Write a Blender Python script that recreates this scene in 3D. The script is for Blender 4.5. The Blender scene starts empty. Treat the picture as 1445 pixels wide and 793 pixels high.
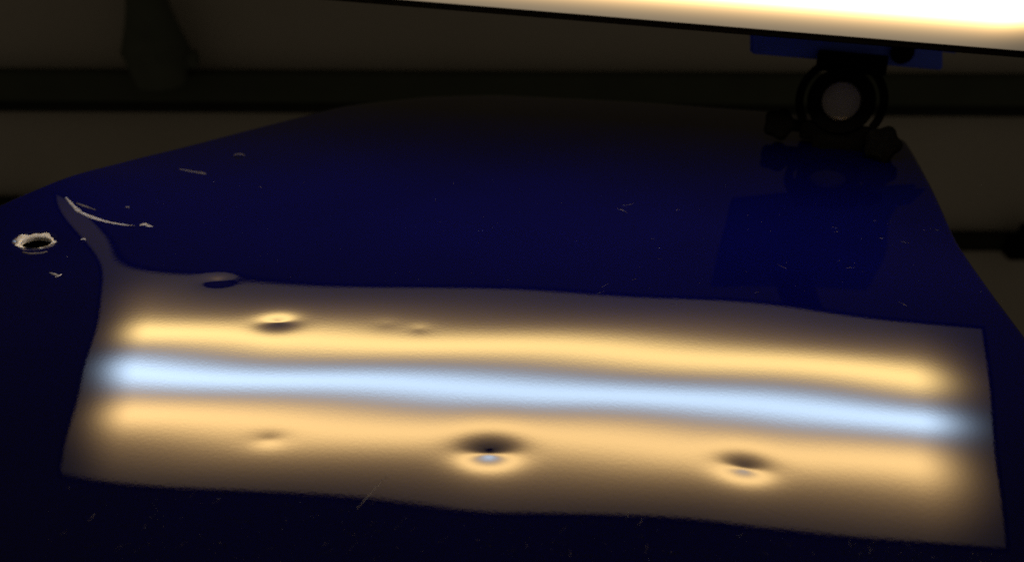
import bpy, bmesh, math, random
import numpy as np
from mathutils import Vector, Matrix

# ---------------------------------------------------------------- camera, world, exposure
scene = bpy.context.scene
COL = scene.collection
CAM_H, PITCH = 0.375, 0.510            # metres above the panel, radians below level
F_PX, IMG_W, IMG_H = 1386.0, 1445.0, 793.0

cam_data = bpy.data.cameras.new('camera')
cam = bpy.data.objects.new('camera', cam_data)
COL.objects.link(cam)
cam.location = (0, 0, CAM_H)
cam.rotation_euler = (math.pi / 2 - PITCH, 0, 0)
cam_data.sensor_width = 36.0
cam_data.lens = 36.0 * F_PX / IMG_W
cam_data.clip_start, cam_data.clip_end = 0.02, 50.0
cam_data.dof.use_dof = True
cam_data.dof.focus_distance = 0.72
cam_data.dof.aperture_fstop = 4.8
scene.camera = cam

world = bpy.data.worlds.new('World')
scene.world = world
world.use_nodes = True
bg = world.node_tree.nodes['Background']
bg.inputs['Color'].default_value = (1.0, 0.84, 0.62, 1)
bg.inputs['Strength'].default_value = 0.040          # last glow of a room lit only by the dent lamp

scene.view_settings.view_transform = 'Standard'
scene.view_settings.look = 'None'
scene.view_settings.exposure = 0.0
scene.view_settings.gamma = 1.0
scene.view_settings.use_curve_mapping = False
scene.cycles.use_denoising = False
scene.cycles.max_bounces = 8
scene.cycles.caustics_reflective = False

# ---------------------------------------------------------------- helpers
FWD = Vector((0, math.cos(PITCH), -math.sin(PITCH)))
UPV = Vector((0, math.sin(PITCH), math.cos(PITCH)))
EYE = Vector((0, 0, CAM_H))

def ray(u, v):
    return (FWD + Vector((1, 0, 0)) * ((u - IMG_W / 2) / F_PX) - UPV * ((v - IMG_H / 2) / F_PX)).normalized()
def on_z(u, v, z=0.0):
    d = ray(u, v); return EYE + d * ((z - EYE.z) / d.z)
def on_y(u, v, y):
    d = ray(u, v); return EYE + d * ((y - EYE.y) / d.y)

def tag(o, label=None, cat=None, group=None, kind=None):
    if label: o['label'] = label
    if cat: o['category'] = cat
    if group: o['group'] = group
    if kind: o['kind'] = kind
    return o
def empty(name, matrix):
    o = bpy.data.objects.new(name, None); COL.objects.link(o)
    o.empty_display_size = 0.05; o.matrix_world = matrix
    return o
def link(name, me, mat, parent=None):
    o = bpy.data.objects.new(name, me); COL.objects.link(o)
    me.materials.clear(); me.materials.append(mat)
    if parent is not None: o.parent = parent
    return o
def from_bm(name, bm, mat, parent=None, smooth=40):
    bmesh.ops.recalc_face_normals(bm, faces=bm.faces[:])
    me = bpy.data.meshes.new(name); bm.to_mesh(me); bm.free()
    if smooth:
        me.shade_smooth()
        me.set_sharp_from_angle(angle=math.radians(smooth))
    return link(name, me, mat, parent)
def box(bm, c, s, bev=0.0, m=None, seg=2):
    r = bmesh.ops.create_cube(bm, size=1.0)
    vs = r['verts']
    bmesh.ops.scale(bm, vec=s, verts=vs)
    if bev:
        es = list({e for v in vs for e in v.link_edges})
        rr = bmesh.ops.bevel(bm, geom=es, offset=bev, segments=seg, affect='EDGES', profile=0.5)
        vs = list({v for f in rr['faces'] for v in f.verts} | {v for v in vs if v.is_valid})
    bmesh.ops.translate(bm, vec=c, verts=vs)
    if m: bmesh.ops.transform(bm, matrix=m, verts=vs)
    return vs
def lathe(bm, prof, n=40, m=None):
    """prof: list of (r, h); revolve about local Z"""
    rings = []
    for r, h in prof:
        if r < 1e-6: rings.append([bm.verts.new((0, 0, h))])
        else: rings.append([bm.verts.new((r * math.cos(2 * math.pi * k / n), r * math.sin(2 * math.pi * k / n), h)) for k in range(n)])
    for a, b in zip(rings, rings[1:]):
        for k in range(n):
            k2 = (k + 1) % n
            if len(a) == 1: bm.faces.new((a[0], b[k], b[k2]))
            elif len(b) == 1: bm.faces.new((a[k], a[k2], b[0]))
            else: bm.faces.new((a[k], a[k2], b[k2], b[k]))
    vs = [v for r in rings for v in r]
    if m: bmesh.ops.transform(bm, matrix=m, verts=vs)
    return vs
def arc_band(bm, r0, r1, d, a0, a1, n=32):
    """flat bar bent along an arc in the local XZ plane, depth d along Y"""
    prev = None
    for k in range(n + 1):
        a = a0 + (a1 - a0) * k / n
        q = [bm.verts.new((r * math.cos(a), y, r * math.sin(a))) for r, y in ((r0, -d / 2), (r1, -d / 2), (r1, d / 2), (r0, d / 2))]
        if prev:
            for i in range(4): bm.faces.new((prev[i], prev[(i + 1) % 4], q[(i + 1) % 4], q[i]))
        else: bm.faces.new(q)
        prev = q
    bm.faces.new(prev[::-1])

# ---------------------------------------------------------------- materials
def new_mat(name):
    m = bpy.data.materials.new(name); m.use_nodes = True
    nt = m.node_tree
    return m, nt, nt.nodes['Principled BSDF']
def N(nt, t, **kw):
    n = nt.nodes.new(t)
    for k, v in kw.items(): setattr(n, k, v)
    return n
def M(nt, op, a, b=None, c=None):
    n = N(nt, 'ShaderNodeMath', operation=op)
    for i, x in enumerate((a, b, c)):
        if x is None: continue
        if isinstance(x, (int, float)): n.inputs[i].default_value = x
        else: nt.links.new(x, n.inputs[i])
    return n.outputs[0]
def noise(nt, vec, scale, detail=4, rough=0.5):
    n = N(nt, 'ShaderNodeTexNoise'); n.inputs['Scale'].default_value = scale
    n.inputs['Detail'].default_value = detail; n.inputs['Roughness'].default_value = rough
    nt.links.new(vec, n.inputs['Vector']); return n.outputs['Fac']
def simple(name, col, rough=0.5, metal=0.0, spec=0.5, var=0.25, scale=40.0, bump=0.0):
    m, nt, b = new_mat(name)
    tc = N(nt, 'ShaderNodeTexCoord')
    f = noise(nt, tc.outputs['Object'], scale)
    mx = N(nt, 'ShaderNodeMix', data_type='RGBA'); nt.links.new(f, mx.inputs['Factor'])
    mx.inputs['A'].default_value = (*[c * (1 - var) for c in col], 1)
    mx.inputs['B'].default_value = (*[min(1, c * (1 + var)) for c in col], 1)
    nt.links.new(mx.outputs['Result'], b.inputs['Base Color'])
    b.inputs['Roughness'].default_value = rough; b.inputs['Metallic'].default_value = metal
    b.inputs['Specular IOR Level'].default_value = spec
    if bump:
        bp = N(nt, 'ShaderNodeBump'); bp.inputs['Strength'].default_value = bump
        bp.inputs['Distance'].default_value = 0.002
        nt.links.new(f, bp.inputs['Height']); nt.links.new(bp.outputs['Normal'], b.inputs['Normal'])
    return m

def paint_material():
    m, nt, b = new_mat('blue_clearcoat_paint')
    tc = N(nt, 'ShaderNodeTexCoord'); P = tc.outputs['Object']
    # fine flake sparkle under the lacquer, and a faint uneven wipe
    fl = noise(nt, P, 2600.0, 1); cl = noise(nt, P, 9.0, 4, 0.6)
    k = M(nt, 'MULTIPLY', M(nt, 'ADD', 0.55, M(nt, 'MULTIPLY', fl, 0.9)), M(nt, 'ADD', 0.75, M(nt, 'MULTIPLY', cl, 0.5)))
    vm = N(nt, 'ShaderNodeVectorMath', operation='SCALE'); vm.inputs[0].default_value = (0.0006, 0.0008, 0.0310)
    nt.links.new(k, vm.inputs['Scale']); nt.links.new(vm.outputs[0], b.inputs['Base Color'])
    cr = M(nt, 'ADD', 0.010, M(nt, 'MULTIPLY', noise(nt, P, 30.0, 5, 0.7), 0.024))
    nt.links.new(cr, b.inputs['Coat Roughness'])
    b.inputs['Roughness'].default_value = 0.6
    b.inputs['Specular IOR Level'].default_value = 0.0
    b.inputs['Coat Weight'].default_value = 1.0
    b.inputs['Coat IOR'].default_value = 1.58
    # orange peel of the lacquer
    f1 = noise(nt, P, 420.0, 2); f2 = noise(nt, P, 1300.0, 2)
    h = M(nt, 'ADD', M(nt, 'MULTIPLY', f1, 1.0), M(nt, 'MULTIPLY', f2, 0.35))
    bp = N(nt, 'ShaderNodeBump'); bp.inputs['Strength'].default_value = 1.0
    bp.inputs['Distance'].default_value = 0.0000075
    nt.links.new(h, bp.inputs['Height']); nt.links.new(bp.outputs['Normal'], b.inputs['Coat Normal'])
    return m

def diffuser_material(L, W):
    """frosted cover lit by three LED rows: warm, cool, warm"""
    m, nt, b = new_mat('lit_frosted_diffuser')
    nt.nodes.remove(b)
    out = nt.nodes['Material Output']
    tc = N(nt, 'ShaderNodeTexCoord'); sp = N(nt, 'ShaderNodeSeparateXYZ')
    nt.links.new(tc.outputs['Object'], sp.inputs[0])
    ax = M(nt, 'ABSOLUTE', sp.outputs['X']); z = sp.outputs['Z']
    def row(z0, s, xe, sx, power=1.0):
        dx = M(nt, 'DIVIDE', M(nt, 'MAXIMUM', M(nt, 'SUBTRACT', ax, xe), 0.0), sx)
        dz = M(nt, 'DIVIDE', M(nt, 'SUBTRACT', z, z0), s)
        q = M(nt, 'ADD', M(nt, 'MULTIPLY', dx, dx), M(nt, 'MULTIPLY', dz, dz))
        return M(nt, 'EXPONENT', M(nt, 'MULTIPLY', q, -1.0))
    terms = [
        # z0, sigma, x end, end softness, colour * strength
        (-0.205 * W, 0.066 * W, 0.425 * L, 0.030 * L, (10.0, 6.9, 2.4)),
        (-0.200 * W, 0.140 * W, 0.425 * L, 0.045 * L, (2.7, 1.6, 0.58)),
        (0.000 * W, 0.058 * W, 0.428 * L, 0.034 * L, (4.9, 6.4, 8.0)),
        (0.000 * W, 0.095 * W, 0.428 * L, 0.042 * L, (1.6, 2.9, 4.7)),
        (0.205 * W, 0.085 * W, 0.420 * L, 0.034 * L, (9.6, 6.2, 2.35)),
        (0.225 * W, 0.165 * W, 0.425 * L, 0.045 * L, (3.6, 2.1, 0.78)),
    ]
    terms.append((0.0, 0.62 * W, 0.385 * L, 0.095 * L, (0.31, 0.245, 0.16)))
    acc = None
    for z0, s, xe, sx, c in terms:
        f = row(z0, s, xe, sx)
        vm = N(nt, 'ShaderNodeVectorMath', operation='SCALE')
        vm.inputs[0].default_value = c; nt.links.new(f, vm.inputs['Scale'])
        if acc is None: acc = vm.outputs[0]
        else:
            a = N(nt, 'ShaderNodeVectorMath', operation='ADD')
            nt.links.new(acc, a.inputs[0]); nt.links.new(vm.outputs[0], a.inputs[1]); acc = a.outputs[0]
    a = N(nt, 'ShaderNodeVectorMath', operation='ADD')
    a.inputs[1].default_value = (0.065, 0.054, 0.042)          # glow of the whole cover
    nt.links.new(acc, a.inputs[0])
    em = N(nt, 'ShaderNodeEmission'); nt.links.new(a.outputs[0], em.inputs['Color'])
    em.inputs['Strength'].default_value = 1.0
    nt.links.new(em.outputs[0], out.inputs['Surface'])
    return m

def wall_material():
    m, nt, b = new_mat('dim_tan_wall')
    tc = N(nt, 'ShaderNodeTexCoord'); P = tc.outputs['Object']
    f = noise(nt, P, 1.3, 3); g = noise(nt, P, 60.0, 3)
    s = M(nt, 'ADD', M(nt, 'MULTIPLY', f, 0.8), M(nt, 'MULTIPLY', g, 0.2))
    mx = N(nt, 'ShaderNodeMix', data_type='RGBA'); nt.links.new(s, mx.inputs['Factor'])
    mx.inputs['A'].default_value = (0.30, 0.27, 0.21, 1); mx.inputs['B'].default_value = (0.50, 0.46, 0.40, 1)
    nt.links.new(mx.outputs['Result'], b.inputs['Base Color'])
    b.inputs['Roughness'].default_value = 0.9; b.inputs['Specular IOR Level'].default_value = 0.1
    return m

MAT = dict(
    paint=paint_material(),
    wall=wall_material(),
    rail=simple('dark_green_rail', (0.060, 0.068, 0.045), 0.8, spec=0.1, scale=9),
    black=simple('black_rail_and_shadow', (0.02, 0.021, 0.015), 0.8, spec=0.1, scale=9),
    dark=simple('black_plastic', (0.003, 0.003, 0.0028), 0.7, spec=0.03, scale=60),
    stand=simple('dark_green_grey', (0.085, 0.095, 0.07), 0.8, spec=0.1, scale=20),
    housing=simple('black_lamp_shell', (0.0016, 0.0012, 0.0008), 0.7, spec=0.03),
    plate=simple('blue_plastic', (0.09, 0.15, 0.92), 0.6, spec=0.2),
    rod=simple('pale_grey_rod_end', (0.56, 0.50, 0.47), 0.7, spec=0.2, var=0.12),
    bare=simple('chipped_bare_metal', (0.12, 0.13, 0.175), 0.45, metal=0.0, spec=0.4, var=0.5, scale=160),
    rim=simple('chipped_pale_primer', (0.40, 0.41, 0.43), 0.45, spec=0.4, var=0.5, scale=120, bump=0.2),
    scuff=simple('grey_scuff', (0.028, 0.028, 0.042), 0.6, spec=0.3, var=0.5, scale=300),
    dust=simple('pale_dust', (0.15, 0.15, 0.16), 0.8, spec=0.1, var=0.6, scale=500),
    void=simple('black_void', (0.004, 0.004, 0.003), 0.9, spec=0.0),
)

# ---------------------------------------------------------------- the setting: wall behind with black rails
WALL_Y = 2.3
bm = bmesh.new(); box(bm, (0, WALL_Y + 0.05, 0.0), (6.0, 0.1, 4.4))
tag(from_bm('wall', bm, MAT['wall'], smooth=0), 'dim tan wall behind the blue panel', kind='structure')

def rail(u0, v0, u1, v1, thick_px, depth, label, cat='rail', back=WALL_Y, mat=None):
    """u,v: ends of the rail's top edge"""
    a, b = on_y(u0, v0, back - depth), on_y(u1, v1, back - depth)
    mid = (a + b) / 2; ln = (b - a).length
    th = (on_y((u0+u1)/2, (v0+v1)/2, back - depth).z - on_y((u0+u1)/2, (v0+v1)/2 + thick_px, back - depth).z)
    ang = math.atan2(b.z - a.z, b.x - a.x)
    root = empty('wall_rail', Matrix.Translation((mid.x, back, mid.z)) @ Matrix.Rotation(-ang, 4, 'Y'))
    bm = bmesh.new(); box(bm, (0, -depth / 2 - 0.002, -th * 0.36), (ln, depth, th * 0.72), 0.008)
    from_bm('rail_face', bm, mat or MAT['black'], root)
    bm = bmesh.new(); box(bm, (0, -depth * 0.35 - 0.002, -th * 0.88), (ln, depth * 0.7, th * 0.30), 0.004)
    from_bm('rail_shadow_strip', bm, MAT['black'], root)  # recessed black strip put in as the shadow beneath the rail
    return tag(root, label, cat)
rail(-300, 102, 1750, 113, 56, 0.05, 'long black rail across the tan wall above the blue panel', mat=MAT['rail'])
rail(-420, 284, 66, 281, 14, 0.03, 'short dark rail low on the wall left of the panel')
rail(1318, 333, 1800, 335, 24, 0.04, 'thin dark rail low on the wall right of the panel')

# dark tapered stand against the wall
def stand():
    y = WALL_Y - 0.10
    base = on_y(228, 118, y)
    s = (on_y(231, 60, y) - on_y(230, 60, y)).length            # metres per pixel there
    root = empty('tapered_stand', Matrix.Translation(base))
    bm = bmesh.new()
    lathe(bm, [(0, 0), (34*s, 0), (37*s, 8*s), (45*s, 34*s), (46*s, 42*s), (42*s, 52*s), (35*s, 70*s), (29*s, 90*s), (23*s, 120*s), (16*s, 175*s), (0, 176*s)], 32)
    bmesh.ops.scale(bm, vec=(1, 1, 1.25), verts=bm.verts[:])
    from_bm('body', bm, MAT['stand'], root, 50)
    bm = bmesh.new(); lathe(bm, [(45*s, 44*s), (47*s, 46*s), (47*s, 52*s), (45*s, 54*s)], 32)
    from_bm('collar', bm, MAT['stand'], root, 30)
    bm = bmesh.new(); box(bm, (47*s, 0.0, 36*s), (24*s, 24*s, 24*s), 7*s)
    from_bm('side_lug', bm, MAT['stand'], root)
    return tag(root, 'dark tapered stand on the black rail, upper left of the picture', 'stand')
stand()

# small dark block at the right end of the thin rail
bm = bmesh.new()
c = on_y(1440, 348, WALL_Y - 0.06); s = 0.0018
box(bm, (0, 0, 0), (40*s, 0.05, 34*s), 0.008); box(bm, (6*s, 0, 24*s), (22*s, 0.04, 18*s), 0.006)
o = from_bm('wall_bracket', bm, MAT['dark']); o.location = c
tag(o, 'dark bracket on the thin wall rail at the right picture edge', 'bracket')

# ---------------------------------------------------------------- the dented panel
XL, YN = -0.60, 0.20
BUMPS = [(-0.4692, 0.8429, 0.0238, 0.0571, 0.0767, 0.7024),   # bent-up corner: x, y, rise, spreads, turn
         (-0.4362, 0.7000, -0.0038, 0.0544, 0.1148, 0.4453)]
SHEET = [(0, 1, 1.1607), (0, 2, 0.3463), (0, 3, -0.5491), (1, 1, 2.7532), (1, 2, -1.051), (1, 3, 0.1917), (2, 1, -3.0402), (2, 2, 0.1421),
         (2, 3, 0.3524), (3, 1, -3.8878), (3, 2, 1.1942), (3, 3, -0.9458), (4, 1, 1.9821), (4, 2, -1.8232), (5, 1, 0.0164)]
def base_height(x, y):
    h = 0.0 * x
    for bx, by, a, s1, s2, an in BUMPS:
        c, s = math.cos(an), math.sin(an); X, Y = x - bx, y - by
        h = h + a * np.exp(-0.5 * (((X * c + Y * s) / s1) ** 2 + ((-X * s + Y * c) / s2) ** 2))
    # slow unevenness of the pressed and worked sheet, a few tenths of a millimetre
    X, Y = x / 0.35, (y - 0.52) / 0.15
    p = 0.0 * x
    for i, j, k in SHEET: p = p + k * X ** i * Y ** j
    h = h + 0.001 * p * np.exp(-np.abs(x / 0.44) ** 8) * np.exp(-np.abs((y - 0.52) / 0.26) ** 6)
    # the far end rolls gently down
    f = np.maximum(y - 0.86, 0.0)
    h = h - 0.19 * f * f
    # long waves of a worked panel
    h = h + 0.00005 * np.sin(x * 41.0 + y * 9.0) + 0.00004 * np.sin(x * 23.0 - y * 63.0 + 1.0)
    return h
def P2(u, v):
    z = 0.0
    for _ in range(25):
        p = on_z(u, v, z); z = 0.5 * z + 0.5 * float(base_height(np.array([p.x]), np.array([p.y]))[0])
    return (p.x, p.y)
_rt = [P2(*p) for p in ((1275, 200), (1345, 340), (1400, 420), (1445, 480))]
XC, YC = _rt[0]
def xr(y):
    return np.interp(y, [0.2] + [p[1] for p in _rt[::-1]], [0.335] + [p[0] for p in _rt[::-1]])
_far = [(-0.62, 0.55)] + [P2(*p) for p in ((-70, 325), (0, 295), (30, 282), (60, 270), (90, 258), (120, 246), (150, 237), (200, 223), (300, 198), (490, 150), (600, 138), (700, 135), (900, 145), (1100, 160), (1200, 172))] + [(XC, YC)]
_fx = np.array([p[0] for p in _far]); _fy = np.array([p[1] for p in _far])
def yf(x):
    k = np.linspace(-1, 1, 9) * 0.010                  # smoothed far edge
    return np.mean([np.interp(x + d, _fx, _fy) for d in k], axis=0)

DENTS = [  # x, y, slope of the flank, reach (m), core, stretch-x, turn
    (*P2(690, 638), 0.070, 0.0170, 0.0011, 2.6, 0.00),
    (*P2(1050, 659), 0.055, 0.0145, 0.0015, 2.5, -0.24),
    (*P2(392, 454), 0.047, 0.0135, 0.0014, 2.4, 0.03),
    (*P2(380, 620), 0.021, 0.0100, 0.0032, 1.5, 0.00),
    (*P2(592, 464), 0.012, 0.0090, 0.0030, 1.3, -0.10),
    (*P2(545, 457), 0.007, 0.0110, 0.0040, 1.3, -0.10),
    (*P2(307, 396), 0.052, 0.0100, 0.0022, 1.35, 0.00),
    (*P2(337, 221), 0.160, 0.0060, 0.0015, 1.1, 0.00),
]
_PITS = {}
def pit(r, sl, s, e):
    """a struck pit: steep straight flanks to a small core, fading out to the sheet"""
    if (sl, s, e) in _PITS: return np.interp(r, *_PITS[(sl, s, e)], right=0.0)
    g = np.linspace(0, 6 * s, 3000)
    slope = sl * np.exp(-(g / s) ** 1.9) * g / np.sqrt(g * g + e * e) + 0.08 * sl * np.exp(-(g / (2.6 * s)) ** 2) * (1 - np.exp(-g / s))
    c = np.concatenate([[0], np.cumsum((slope[1:] + slope[:-1]) / 2 * (g[1] - g[0]))])
    _PITS[(sl, s, e)] = (g, c - c[-1])
    return pit(r, sl, s, e)
HOLE = (*P2(50, 340), 0.0122, 0.0078)                  # centre and half axes

def height(x, y):
    h = base_height(x, y)
    for dx, dy, sl, s, e, st, tu in DENTS:
        X, Y = x - dx, y - dy
        ca, sa = math.cos(tu), math.sin(tu)
        A, B = (X * ca + Y * sa) / st, -X * sa + Y * ca
        w = np.exp(-(A * st / (1.45 * s)) ** 2) if st > 2 else 1.0      # the long ones are lens-shaped strikes
        h = h + pit(np.sqrt(A * A + B * B), sl, s, e) * w
    return h

def lines(n, peaks, lo=0.0, hi=1.0):
    g = np.linspace(lo, hi, 6000)
    w = np.ones_like(g)
    for p, a, s in peaks: w += a * np.exp(-np.abs(g - p) / s)
    c = np.concatenate([[0], np.cumsum((w[1:] + w[:-1]) / 2)]); c /= c[-1]
    return np.interp(np.linspace(0, 1, n), c, g)

def build_panel():
    root = empty('car_bonnet', Matrix.Identity(4))
    tag(root, 'glossy dark blue car bonnet with hail dents reflecting the striped lamp', 'car panel')
    pu, pt = [], []
    for d in DENTS + [(*HOLE[:2], 0, 0.01)]:
        u = (d[0] - XL) / (min(float(xr(d[1])), XC) - XL)
        t = (d[1] - YN) / (float(yf(np.array([XL + (XC - XL) * u]))[0]) - YN)
        pu.append((u, 7.0, 0.012)); pt.append((t, 7.0, 0.012))
    U, T = lines(760, pu), lines(640, pt)
    nu, nt_ = len(U), len(T)
    UU, TT = np.meshgrid(U, T)                        # rows: t
    Y = YN + TT * (yf(XL + (XC - XL) * UU) - YN)
    X = XL + UU * (np.minimum(xr(Y), XC) - XL)
    hx, hy, ha, hb = HOLE
    # hole: squeeze the grid so that its rim follows the oval, drop the faces inside
    rr = np.sqrt(((X - hx) / ha) ** 2 + ((Y - hy) / hb) ** 2)
    Z = height(X, Y)
    Z -= 0.0022 * np.exp(-((rr - 1).clip(0) ** 2) / 0.25)
    V = np.stack([X, Y, Z], -1).reshape(-1, 3)
    idx = np.arange(nu * nt_).reshape(nt_, nu)
    inside = rr < 0.97
    fin = inside[:-1, :-1] | inside[1:, :-1] | inside[:-1, 1:] | inside[1:, 1:]
    q = np.stack([idx[:-1, :-1], idx[:-1, 1:], idx[1:, 1:], idx[1:, :-1]], -1)[~fin].reshape(-1, 4)
    # rolled hem round the border
    loop = np.concatenate([idx[0, :], idx[1:, -1], idx[-1, -2::-1], idx[-2:0:-1, 0]])
    B = V[loop]
    tang = np.roll(B, -1, 0) - np.roll(B, 1, 0)
    outw = np.stack([tang[:, 1], -tang[:, 0], np.zeros(len(B))], -1)
    outw /= np.linalg.norm(outw, axis=1)[:, None]
    rows = [loop]; extra = []; base = len(V); R = 0.004
    for a, dn in ((25, 0), (50, 0), (75, 0), (90, 0.004), (90, 0.018)):
        a = math.radians(a)
        pts = B + outw * (R * math.sin(a)) - np.array([0, 0, R * (1 - math.cos(a)) + dn])
        extra.append(pts); rows.append(np.arange(base, base + len(B))); base += len(B)
    pts = B - outw * 0.012 - np.array([0, 0, R + 0.018]); extra.append(pts); rows.append(np.arange(base, base + len(B)))
    hem = []
    for a, b in zip(rows, rows[1:]):
        a2, b2 = np.roll(a, -1), np.roll(b, -1)
        hem.append(np.stack([a, b, b2, a2], -1))
    V = np.concatenate([V] + extra); F = np.concatenate([q] + hem)
    me = bpy.data.meshes.new('panel_skin')
    me.vertices.add(len(V)); me.vertices.foreach_set('co', V.astype(np.float32).ravel())
    me.loops.add(F.size); me.loops.foreach_set('vertex_index', F.astype(np.int32).ravel())
    me.polygons.add(len(F)); me.polygons.foreach_set('loop_start', np.arange(0, F.size, 4, dtype=np.int32))
    me.update(calc_edges=True); me.validate()
    me.shade_smooth()
    link('panel_skin', me, MAT['paint'], root)
    return root
bonnet = build_panel()

def hz(x, y):
    return float(height(np.array([x]), np.array([y]))[0])
def ribbon(name, pts, widths, mat, parent, lift=0.0004):
    """thin strip of chipped paint following the panel; pts are photograph points"""
    P = [P2(*p) for p in pts]
    # resample smoothly
    n = max(12, len(P) * 5); k = np.linspace(0, len(P) - 1, n)
    xs = np.interp(k, range(len(P)), [p[0] for p in P]); ys = np.interp(k, range(len(P)), [p[1] for p in P])
    for _ in range(3):
        xs[1:-1] = (xs[:-2] + 2 * xs[1:-1] + xs[2:]) / 4; ys[1:-1] = (ys[:-2] + 2 * ys[1:-1] + ys[2:]) / 4
    ws = np.interp(k, np.linspace(0, len(P) - 1, len(widths)), widths)
    rnd = random.Random(len(pts) * 7 + int(pts[0][0]))
    bm = bmesh.new(); prev = None
    for i in range(n):
        j0, j1 = max(0, i - 1), min(n - 1, i + 1)
        t = Vector((xs[j1] - xs[j0], ys[j1] - ys[j0])).normalized(); nn = Vector((-t.y, t.x))
        w = ws[i] * rnd.uniform(0.8, 1.2)
        row = []
        for q, dz in ((-1, -0.0003), (-0.45, lift), (0.45, lift), (1, -0.0003)):
            x, y = xs[i] + nn.x * w * q, ys[i] + nn.y * w * q
            row.append(bm.verts.new((x, y, hz(x, y) + dz)))
        if prev:
            for a in range(3): bm.faces.new((prev[a], prev[a + 1], row[a + 1], row[a]))
        prev = row
    return from_bm(name, bm, mat, parent, 60)

# drilled hole with a chipped bare rim
def hole():
    hx, hy, ha, hb = HOLE
    rnd = random.Random(5)
    bm = bmesh.new(); n = 56; rings = []
    z0 = -0.0022
    prof = [(0.96, -0.0022), (0.99, -0.0006), (1.05, 0.0006), (1.20, 0.0008), (1.50, 0.0004), (1.62, -0.0012)]
    for f, dz in prof:
        ring = []
        for k in range(n):
            a = 2 * math.pi * k / n
            ff = f
            if f > 1.1: ff = 1.06 + (f - 1.06) * max(0.02, 0.52 + 0.55 * math.cos(a - 2.1) + 0.26 * math.sin(a * 5 + 1.2) + 0.16 * math.sin(a * 11))
            x, y = hx + ha * ff * math.cos(a), hy + hb * ff * math.sin(a)
            rel = max(0.0, ff - 1)
            ring.append(bm.verts.new((x, y, hz(x, y) - 0.0022 * math.exp(-rel * rel / 0.25) + dz)))
        rings.append(ring)
    for a, b in zip(rings, rings[1:]):
        for k in range(n): bm.faces.new((a[k], a[(k + 1) % n], b[(k + 1) % n], b[k]))
    from_bm('hole_rim', bm, MAT['rim'], bonnet, 60)
    bm = bmesh.new()
    v0 = [bm.verts.new((hx + ha * 1.0 * math.cos(2 * math.pi * k / n), hy + hb * 1.0 * math.sin(2 * math.pi * k / n), hz(hx, hy) - 0.0035)) for k in range(n)]
    v1 = [bm.verts.new((hx + ha * 0.9 * math.cos(2 * math.pi * k / n), hy + hb * 0.9 * math.sin(2 * math.pi * k / n), hz(hx, hy) - 0.030)) for k in range(n)]
    for k in range(n): bm.faces.new((v0[k], v0[(k + 1) % n], v1[(k + 1) % n], v1[k]))
    bm.faces.new(v1)
    from_bm('hole_socket', bm, MAT['void'], bonnet, 60)
hole()

# scuffs and chips
ribbon('paint_scuff', [(93, 279), (101, 288), (112, 299), (128, 306), (150, 313), (172, 317), (190, 319)], [0.0010, 0.0025, 0.0026, 0.0016, 0.0004], MAT['bare'], bonnet)
ribbon('paint_chip', [(197, 318), (204, 316), (210, 319), (216, 320)], [0.0006, 0.0030, 0.0022, 0.0004], MAT['bare'], bonnet)
ribbon('paint_scuff', [(108, 287), (120, 291), (136, 297)], [0.0008, 0.0016, 0.0004], MAT['scuff'], bonnet)
ribbon('paint_scuff', [(32, 356), (44, 358), (58, 357), (67, 355)], [0.0010, 0.0018, 0.0018, 0.0010], MAT['scuff'], bonnet)
ribbon('paint_chip', [(70, 385), (77, 387), (82, 389)], [0.0008, 0.0017, 0.0010], MAT['bare'], bonnet)
ribbon('paint_chip', [(78, 391), (83, 389), (87, 387)], [0.0010, 0.0017, 0.0006], MAT['bare'], bonnet)
ribbon('paint_chip', [(114, 338), (118, 337), (121, 339)], [0.0008, 0.0019, 0.0008], MAT['bare'], bonnet)
ribbon('paint_chip', [(177, 293), (180, 292), (183, 293)], [0.0008, 0.0017, 0.0008], MAT['scuff'], bonnet)
ribbon('paint_scuff', [(254, 239), (266, 241), (280, 244)], [0.0008, 0.0014, 0.0012], MAT['scuff'], bonnet)
ribbon('paint_chip', [(276, 243), (284, 244), (291, 246)], [0.0014, 0.0030, 0.0014], MAT['scuff'], bonnet)
ribbon('paint_chip', [(330, 219), (337, 217), (346, 219)], [0.0010, 0.0022, 0.0008], MAT['scuff'], bonnet)  # highlight along this chip, put in as a grey strip
ribbon('paint_chip', [(329, 221), (336, 222), (342, 222)], [0.0010, 0.0030, 0.0008], MAT['void'], bonnet)  # dark side of the same chip, put in as a black strip
ribbon('paint_scuff', [(504, 717), (516, 704), (530, 688), (546, 671)], [0.00025, 0.0004, 0.0003, 0.00012], MAT['dust'], bonnet, 0.00012)

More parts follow.
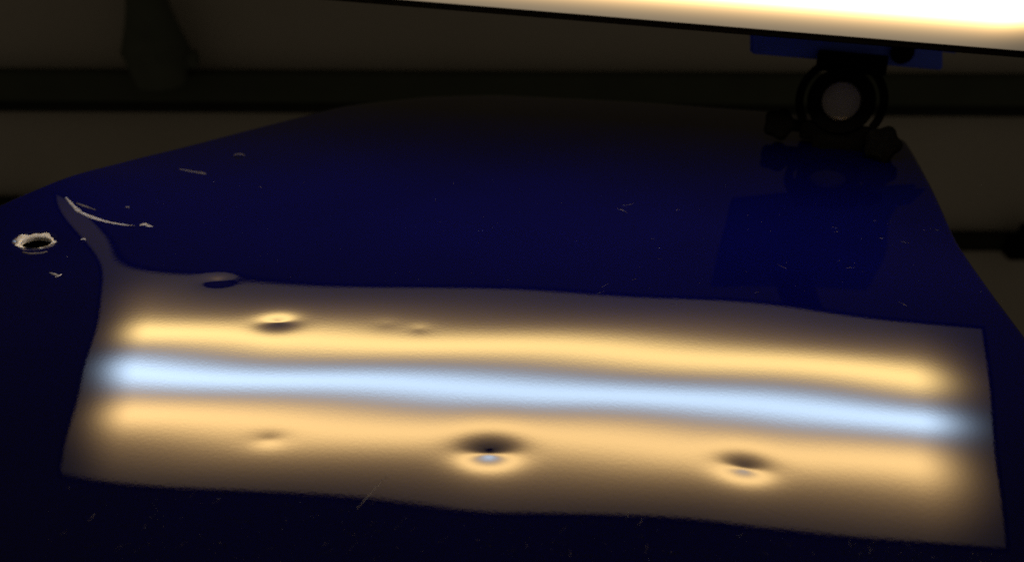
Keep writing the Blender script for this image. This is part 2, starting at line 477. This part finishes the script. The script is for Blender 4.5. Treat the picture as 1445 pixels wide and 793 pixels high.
# hairline scratches and specks of dust: too many and too fine to pick apart
def dust():
    rnd = random.Random(11)
    bm = bmesh.new()
    def speck(x, y, r):
        z = hz(x, y)
        k = rnd.randint(4, 6); a0 = rnd.random() * 6
        ring = [bm.verts.new((x + r * rnd.uniform(.6, 1.2) * math.cos(a0 + 6.283 * i / k), y + r * rnd.uniform(.6, 1.2) * math.sin(a0 + 6.283 * i / k), z)) for i in range(k)]
        top = bm.verts.new((x, y, z + r * 0.7))
        for i in range(k): bm.faces.new((ring[i], ring[(i + 1) % k], top))
    def hair(x, y, ln, a, w):
        n = 5; bend = rnd.uniform(-0.5, 0.5); prev = None
        for i in range(n + 1):
            t = a + bend * i / n
            c = (x + ln * i / n * math.cos(t), y + ln * i / n * math.sin(t))
            nx, ny = -math.sin(t), math.cos(t); ww = w * (1 - abs(i / n - .5) * 1.6)
            row = [bm.verts.new((c[0] + nx * ww * q, c[1] + ny * ww * q, hz(c[0] + nx * ww * q, c[1] + ny * ww * q) + dz)) for q, dz in ((-1, 0.00002), (0, 0.00012), (1, 0.00002))]
            if prev:
                for j in range(2): bm.faces.new((prev[j], prev[j + 1], row[j + 1], row[j]))
            prev = row
    for _ in range(700):
        u = rnd.uniform(60, 1420); v = rnd.choice((rnd.uniform(668 + u * 0.078, 795), rnd.uniform(668 + u * 0.078, 795), rnd.uniform(250, 385 + u * 0.04)))
        x, y = P2(u, v); speck(x, y, 0.00007 + 0.00028 * rnd.random() ** 4)
    for _ in range(130):
        u = rnd.uniform(60, 1300); v = rnd.uniform(664 + u * 0.078, 792)
        x, y = P2(u, v); hair(x, y, rnd.uniform(0.002, 0.011), rnd.uniform(-0.6, 1.2), rnd.uniform(0.00005, 0.00012))
    for _ in range(26):
        u = rnd.uniform(820, 1340); v = rnd.uniform(290, 392 + u * 0.04)
        x, y = P2(u, v); hair(x, y, rnd.uniform(0.002, 0.012), rnd.uniform(-0.9, 0.9), rnd.uniform(0.00004, 0.00011))
    o = from_bm('dust_and_hairlines', bm, MAT['dust'], bonnet, 0)
    tag(o, kind='stuff')
dust()

# ---------------------------------------------------------------- the dent lamp
LL, LW = 0.9555, 0.222
LAMP_R = Matrix(((0.98467203, 0.14029302, -0.10362848), (-0.17005642, 0.64021928, -0.74913289), (-0.03875317, 0.75527289, 0.65426374)))
LAMP_C = Vector((-0.01275, 0.83025, 0.22425))
LM = Matrix.Translation(LAMP_C) @ LAMP_R.to_4x4()
lamp = empty('dent_repair_lamp', LM)
tag(lamp, 'long glowing dent repair lamp with blue mounting plate, held above the bonnet', 'lamp')
LINV = LM.inverted()

bm = bmesh.new(); box(bm, (0, 0.0015, 0), (LL, 0.003, LW))
from_bm('diffuser', bm, diffuser_material(LL, LW), lamp, 0)
EW = 0.003
for nm, c, s in (('edge_trim', (0, 0.0042, -LW/2 - EW/2 - 0.0005), (LL + 2*EW, 0.0194, EW)),
                 ('edge_trim', (0, 0.006, LW/2 + EW/2 + 0.0005), (LL + 2*EW, 0.016, EW)),
                 ('end_cap', (-LL/2 - EW/2 - 0.0005, 0.006, 0), (EW, 0.0165, LW)),
                 ('end_cap', (LL/2 + EW/2 + 0.0005, 0.006, 0), (EW, 0.0165, LW))):
    bm = bmesh.new(); box(bm, c, s, 0.0015)
    from_bm(nm, bm, MAT['housing'], lamp)
bm = bmesh.new()
vs = box(bm, (0, 0.0175, 0), (LL - 0.004, 0.027, LW - 0.004))
for v in vs:
    if v.co.y > 0.02: v.co.z *= 0.86; v.co.x *= 0.985
from_bm('back_shell', bm, MAT['housing'], lamp, 30)

# plate and clamp behind the lower edge; built in the world frame, then parented
def lamp_part(name, bm, mat, parent=lamp, smooth=40):
    bmesh.ops.transform(bm, matrix=LINV, verts=bm.verts[:])
    return from_bm(name, bm, mat, parent, smooth)
def quad_slab(bm, pts, thick, bev=0.002):
    """slab from 4 front corners, thickness away from the camera"""
    n = (pts[1] - pts[0]).cross(pts[3] - pts[0]).normalized()
    if n.y < 0: n = -n
    f = [bm.verts.new(p) for p in pts]; b = [bm.verts.new(p + n * thick) for p in pts]
    bm.faces.new(f); bm.faces.new(b[::-1])
    for i in range(4): bm.faces.new((f[i], f[(i + 1) % 4], b[(i + 1) % 4], b[i]))
    bmesh.ops.bevel(bm, geom=bm.edges[:], offset=bev, segments=2, affect='EDGES')
PY = 1.0
bm = bmesh.new()
quad_slab(bm, [on_y(1060, 77, PY), on_y(1331, 100, PY), on_y(1329, -60, PY), on_y(1060, -80, PY)], 0.008)
plate = lamp_part('mounting_plate', bm, MAT['plate'])
bm = bmesh.new()
quad_slab(bm, [on_y(1325, 74, PY + .012), on_y(1352, 77, PY + .012), on_y(1352, 30, PY + .012), on_y(1325, 28, PY + .012)], 0.008)
lamp_part('plate_tab', bm, MAT['plate'], plate)
bm = bmesh.new()
a = on_y(1272, 73, PY - 0.003); lathe(bm, [(0, 0), (0.010, 0), (0.012, 0.002), (0.012, 0.005), (0, 0.005)], 24, Matrix.Translation(a) @ Matrix.Rotation(math.pi / 2, 4, 'X'))
lamp_part('bolt_head', bm, MAT['dark'], plate)
# arm from the plate forward to the back of the lamp
bm = bmesh.new()
p0 = on_y(1190, -40, PY + 0.004); p1 = LM @ Vector((0.26, 0.036, -0.02)); p1.x = p0.x
d = (p1 - p0); m = Matrix.Translation((p0 + p1) / 2) @ d.to_track_quat('Y', 'Z').to_matrix().to_4x4()
box(bm, (0, 0, 0), (0.045, d.length, 0.012), 0.003, m)
lamp_part('support_arm', bm, MAT['housing'])

# clamp: collar round the pale rod end, yoke, foot block and two knobs
CC = on_y(1187, 143, 0.972)
look = (EYE - CC).normalized()
yax = -look; xax = yax.cross(Vector((0, 0, 1))).normalized(); zax = xax.cross(yax)
CM = Matrix.Translation(CC) @ Matrix((xax, yax, zax)).transposed().to_4x4()
px = (CC - EYE).length / F_PX                                  # metres per photograph pixel there
def clamp_part(name, bm, mat, parent=None, smooth=40):
    bmesh.ops.transform(bm, matrix=CM, verts=bm.verts[:])
    return lamp_part(name, bm, mat, parent or lamp, smooth)
AX = Matrix.Rotation(-math.pi / 2, 4, 'X')                     # lathe axis along local +Y
bm = bmesh.new()
lathe(bm, [(25.6*px, 0.02), (25.6*px, -0.006), (28*px, -0.010), (41*px, -0.010), (43*px, -0.008), (43*px, 0.02), (25.6*px, 0.02)], 40, AX)
clamp = clamp_part('clamp_collar', bm, MAT['dark'])
bm = bmesh.new()
lathe(bm, [(0, 0.002), (24.2*px, 0.002), (25*px, 0.003), (25*px, 0.16), (0, 0.16)], 40, AX)
clamp_part('rod', bm, MAT['rod'])
bm = bmesh.new()
arc_band(bm, 48*px, 58*px, 0.016, math.radians(-35), math.radians(215))
clamp_part('yoke', bm, MAT['dark'])
bm = bmesh.new(); box(bm, (5*px, 0.004, 50*px), (88*px, 0.018, 26*px), 0.002)
clamp_part('yoke_head', bm, MAT['dark'])
bm = bmesh.new()
box(bm, (0, 0.006, -42*px), (92*px, 0.022, 26*px), 0.004)
box(bm, (4*px, 0.004, -55*px), (64*px, 0.020, 18*px), 0.003)
clamp_part('foot_block', bm, MAT['dark'])
fp = CM @ Vector((4*px, 0.004, -60*px)); fz = hz(fp.x, fp.y)
bm = bmesh.new(); box(bm, (fp.x, fp.y, (fp.z + fz) / 2), (0.040, 0.018, max(0.004, fp.z - fz)), 0.0015)
lamp_part('foot_pad', bm, MAT['dark'])
def knob(cx, cz, r, y):
    bm = bmesh.new(); n = 48
    prof = [(0, -0.010), (0.8, -0.010), (1.0, -0.007), (1.0, 0.004), (0.85, 0.007), (0.45, 0.008), (0.45, 0.02), (0, 0.02)]
    rings = []
    for f, h in prof:
        if f == 0: rings.append([bm.verts.new((cx, y + h, cz))]); continue
        ring = []
        for k in range(n):
            a = 2 * math.pi * k / n; rr = r * f * (1 + (0.10 * math.cos(5 * a) if f > 0.5 else 0))
            ring.append(bm.verts.new((cx + rr * math.cos(a), y + h, cz + rr * math.sin(a))))
        rings.append(ring)
    for a, b in zip(rings, rings[1:]):
        for k in range(n):
            k2 = (k + 1) % n
            if len(a) == 1: bm.faces.new((a[0], b[k], b[k2]))
            elif len(b) == 1: bm.faces.new((a[k], a[k2], b[0]))
            else: bm.faces.new((a[k], a[k2], b[k2], b[k]))
    return clamp_part('clamp_knob', bm, MAT['dark'])
knob(-73*px, -38*px, 20*px, -0.004)
knob(59*px, -48*px, 22*px, -0.022)
bm = bmesh.new(); box(bm, (-52*px, 0.006, -38*px), (30*px, 0.012, 16*px), 0.002)
clamp_part('knob_screw', bm, MAT['dark'])
bm = bmesh.new(); box(bm, (50*px, 0.0, -44*px), (26*px, 0.02, 16*px), 0.002)
clamp_part('knob_screw', bm, MAT['dark'])
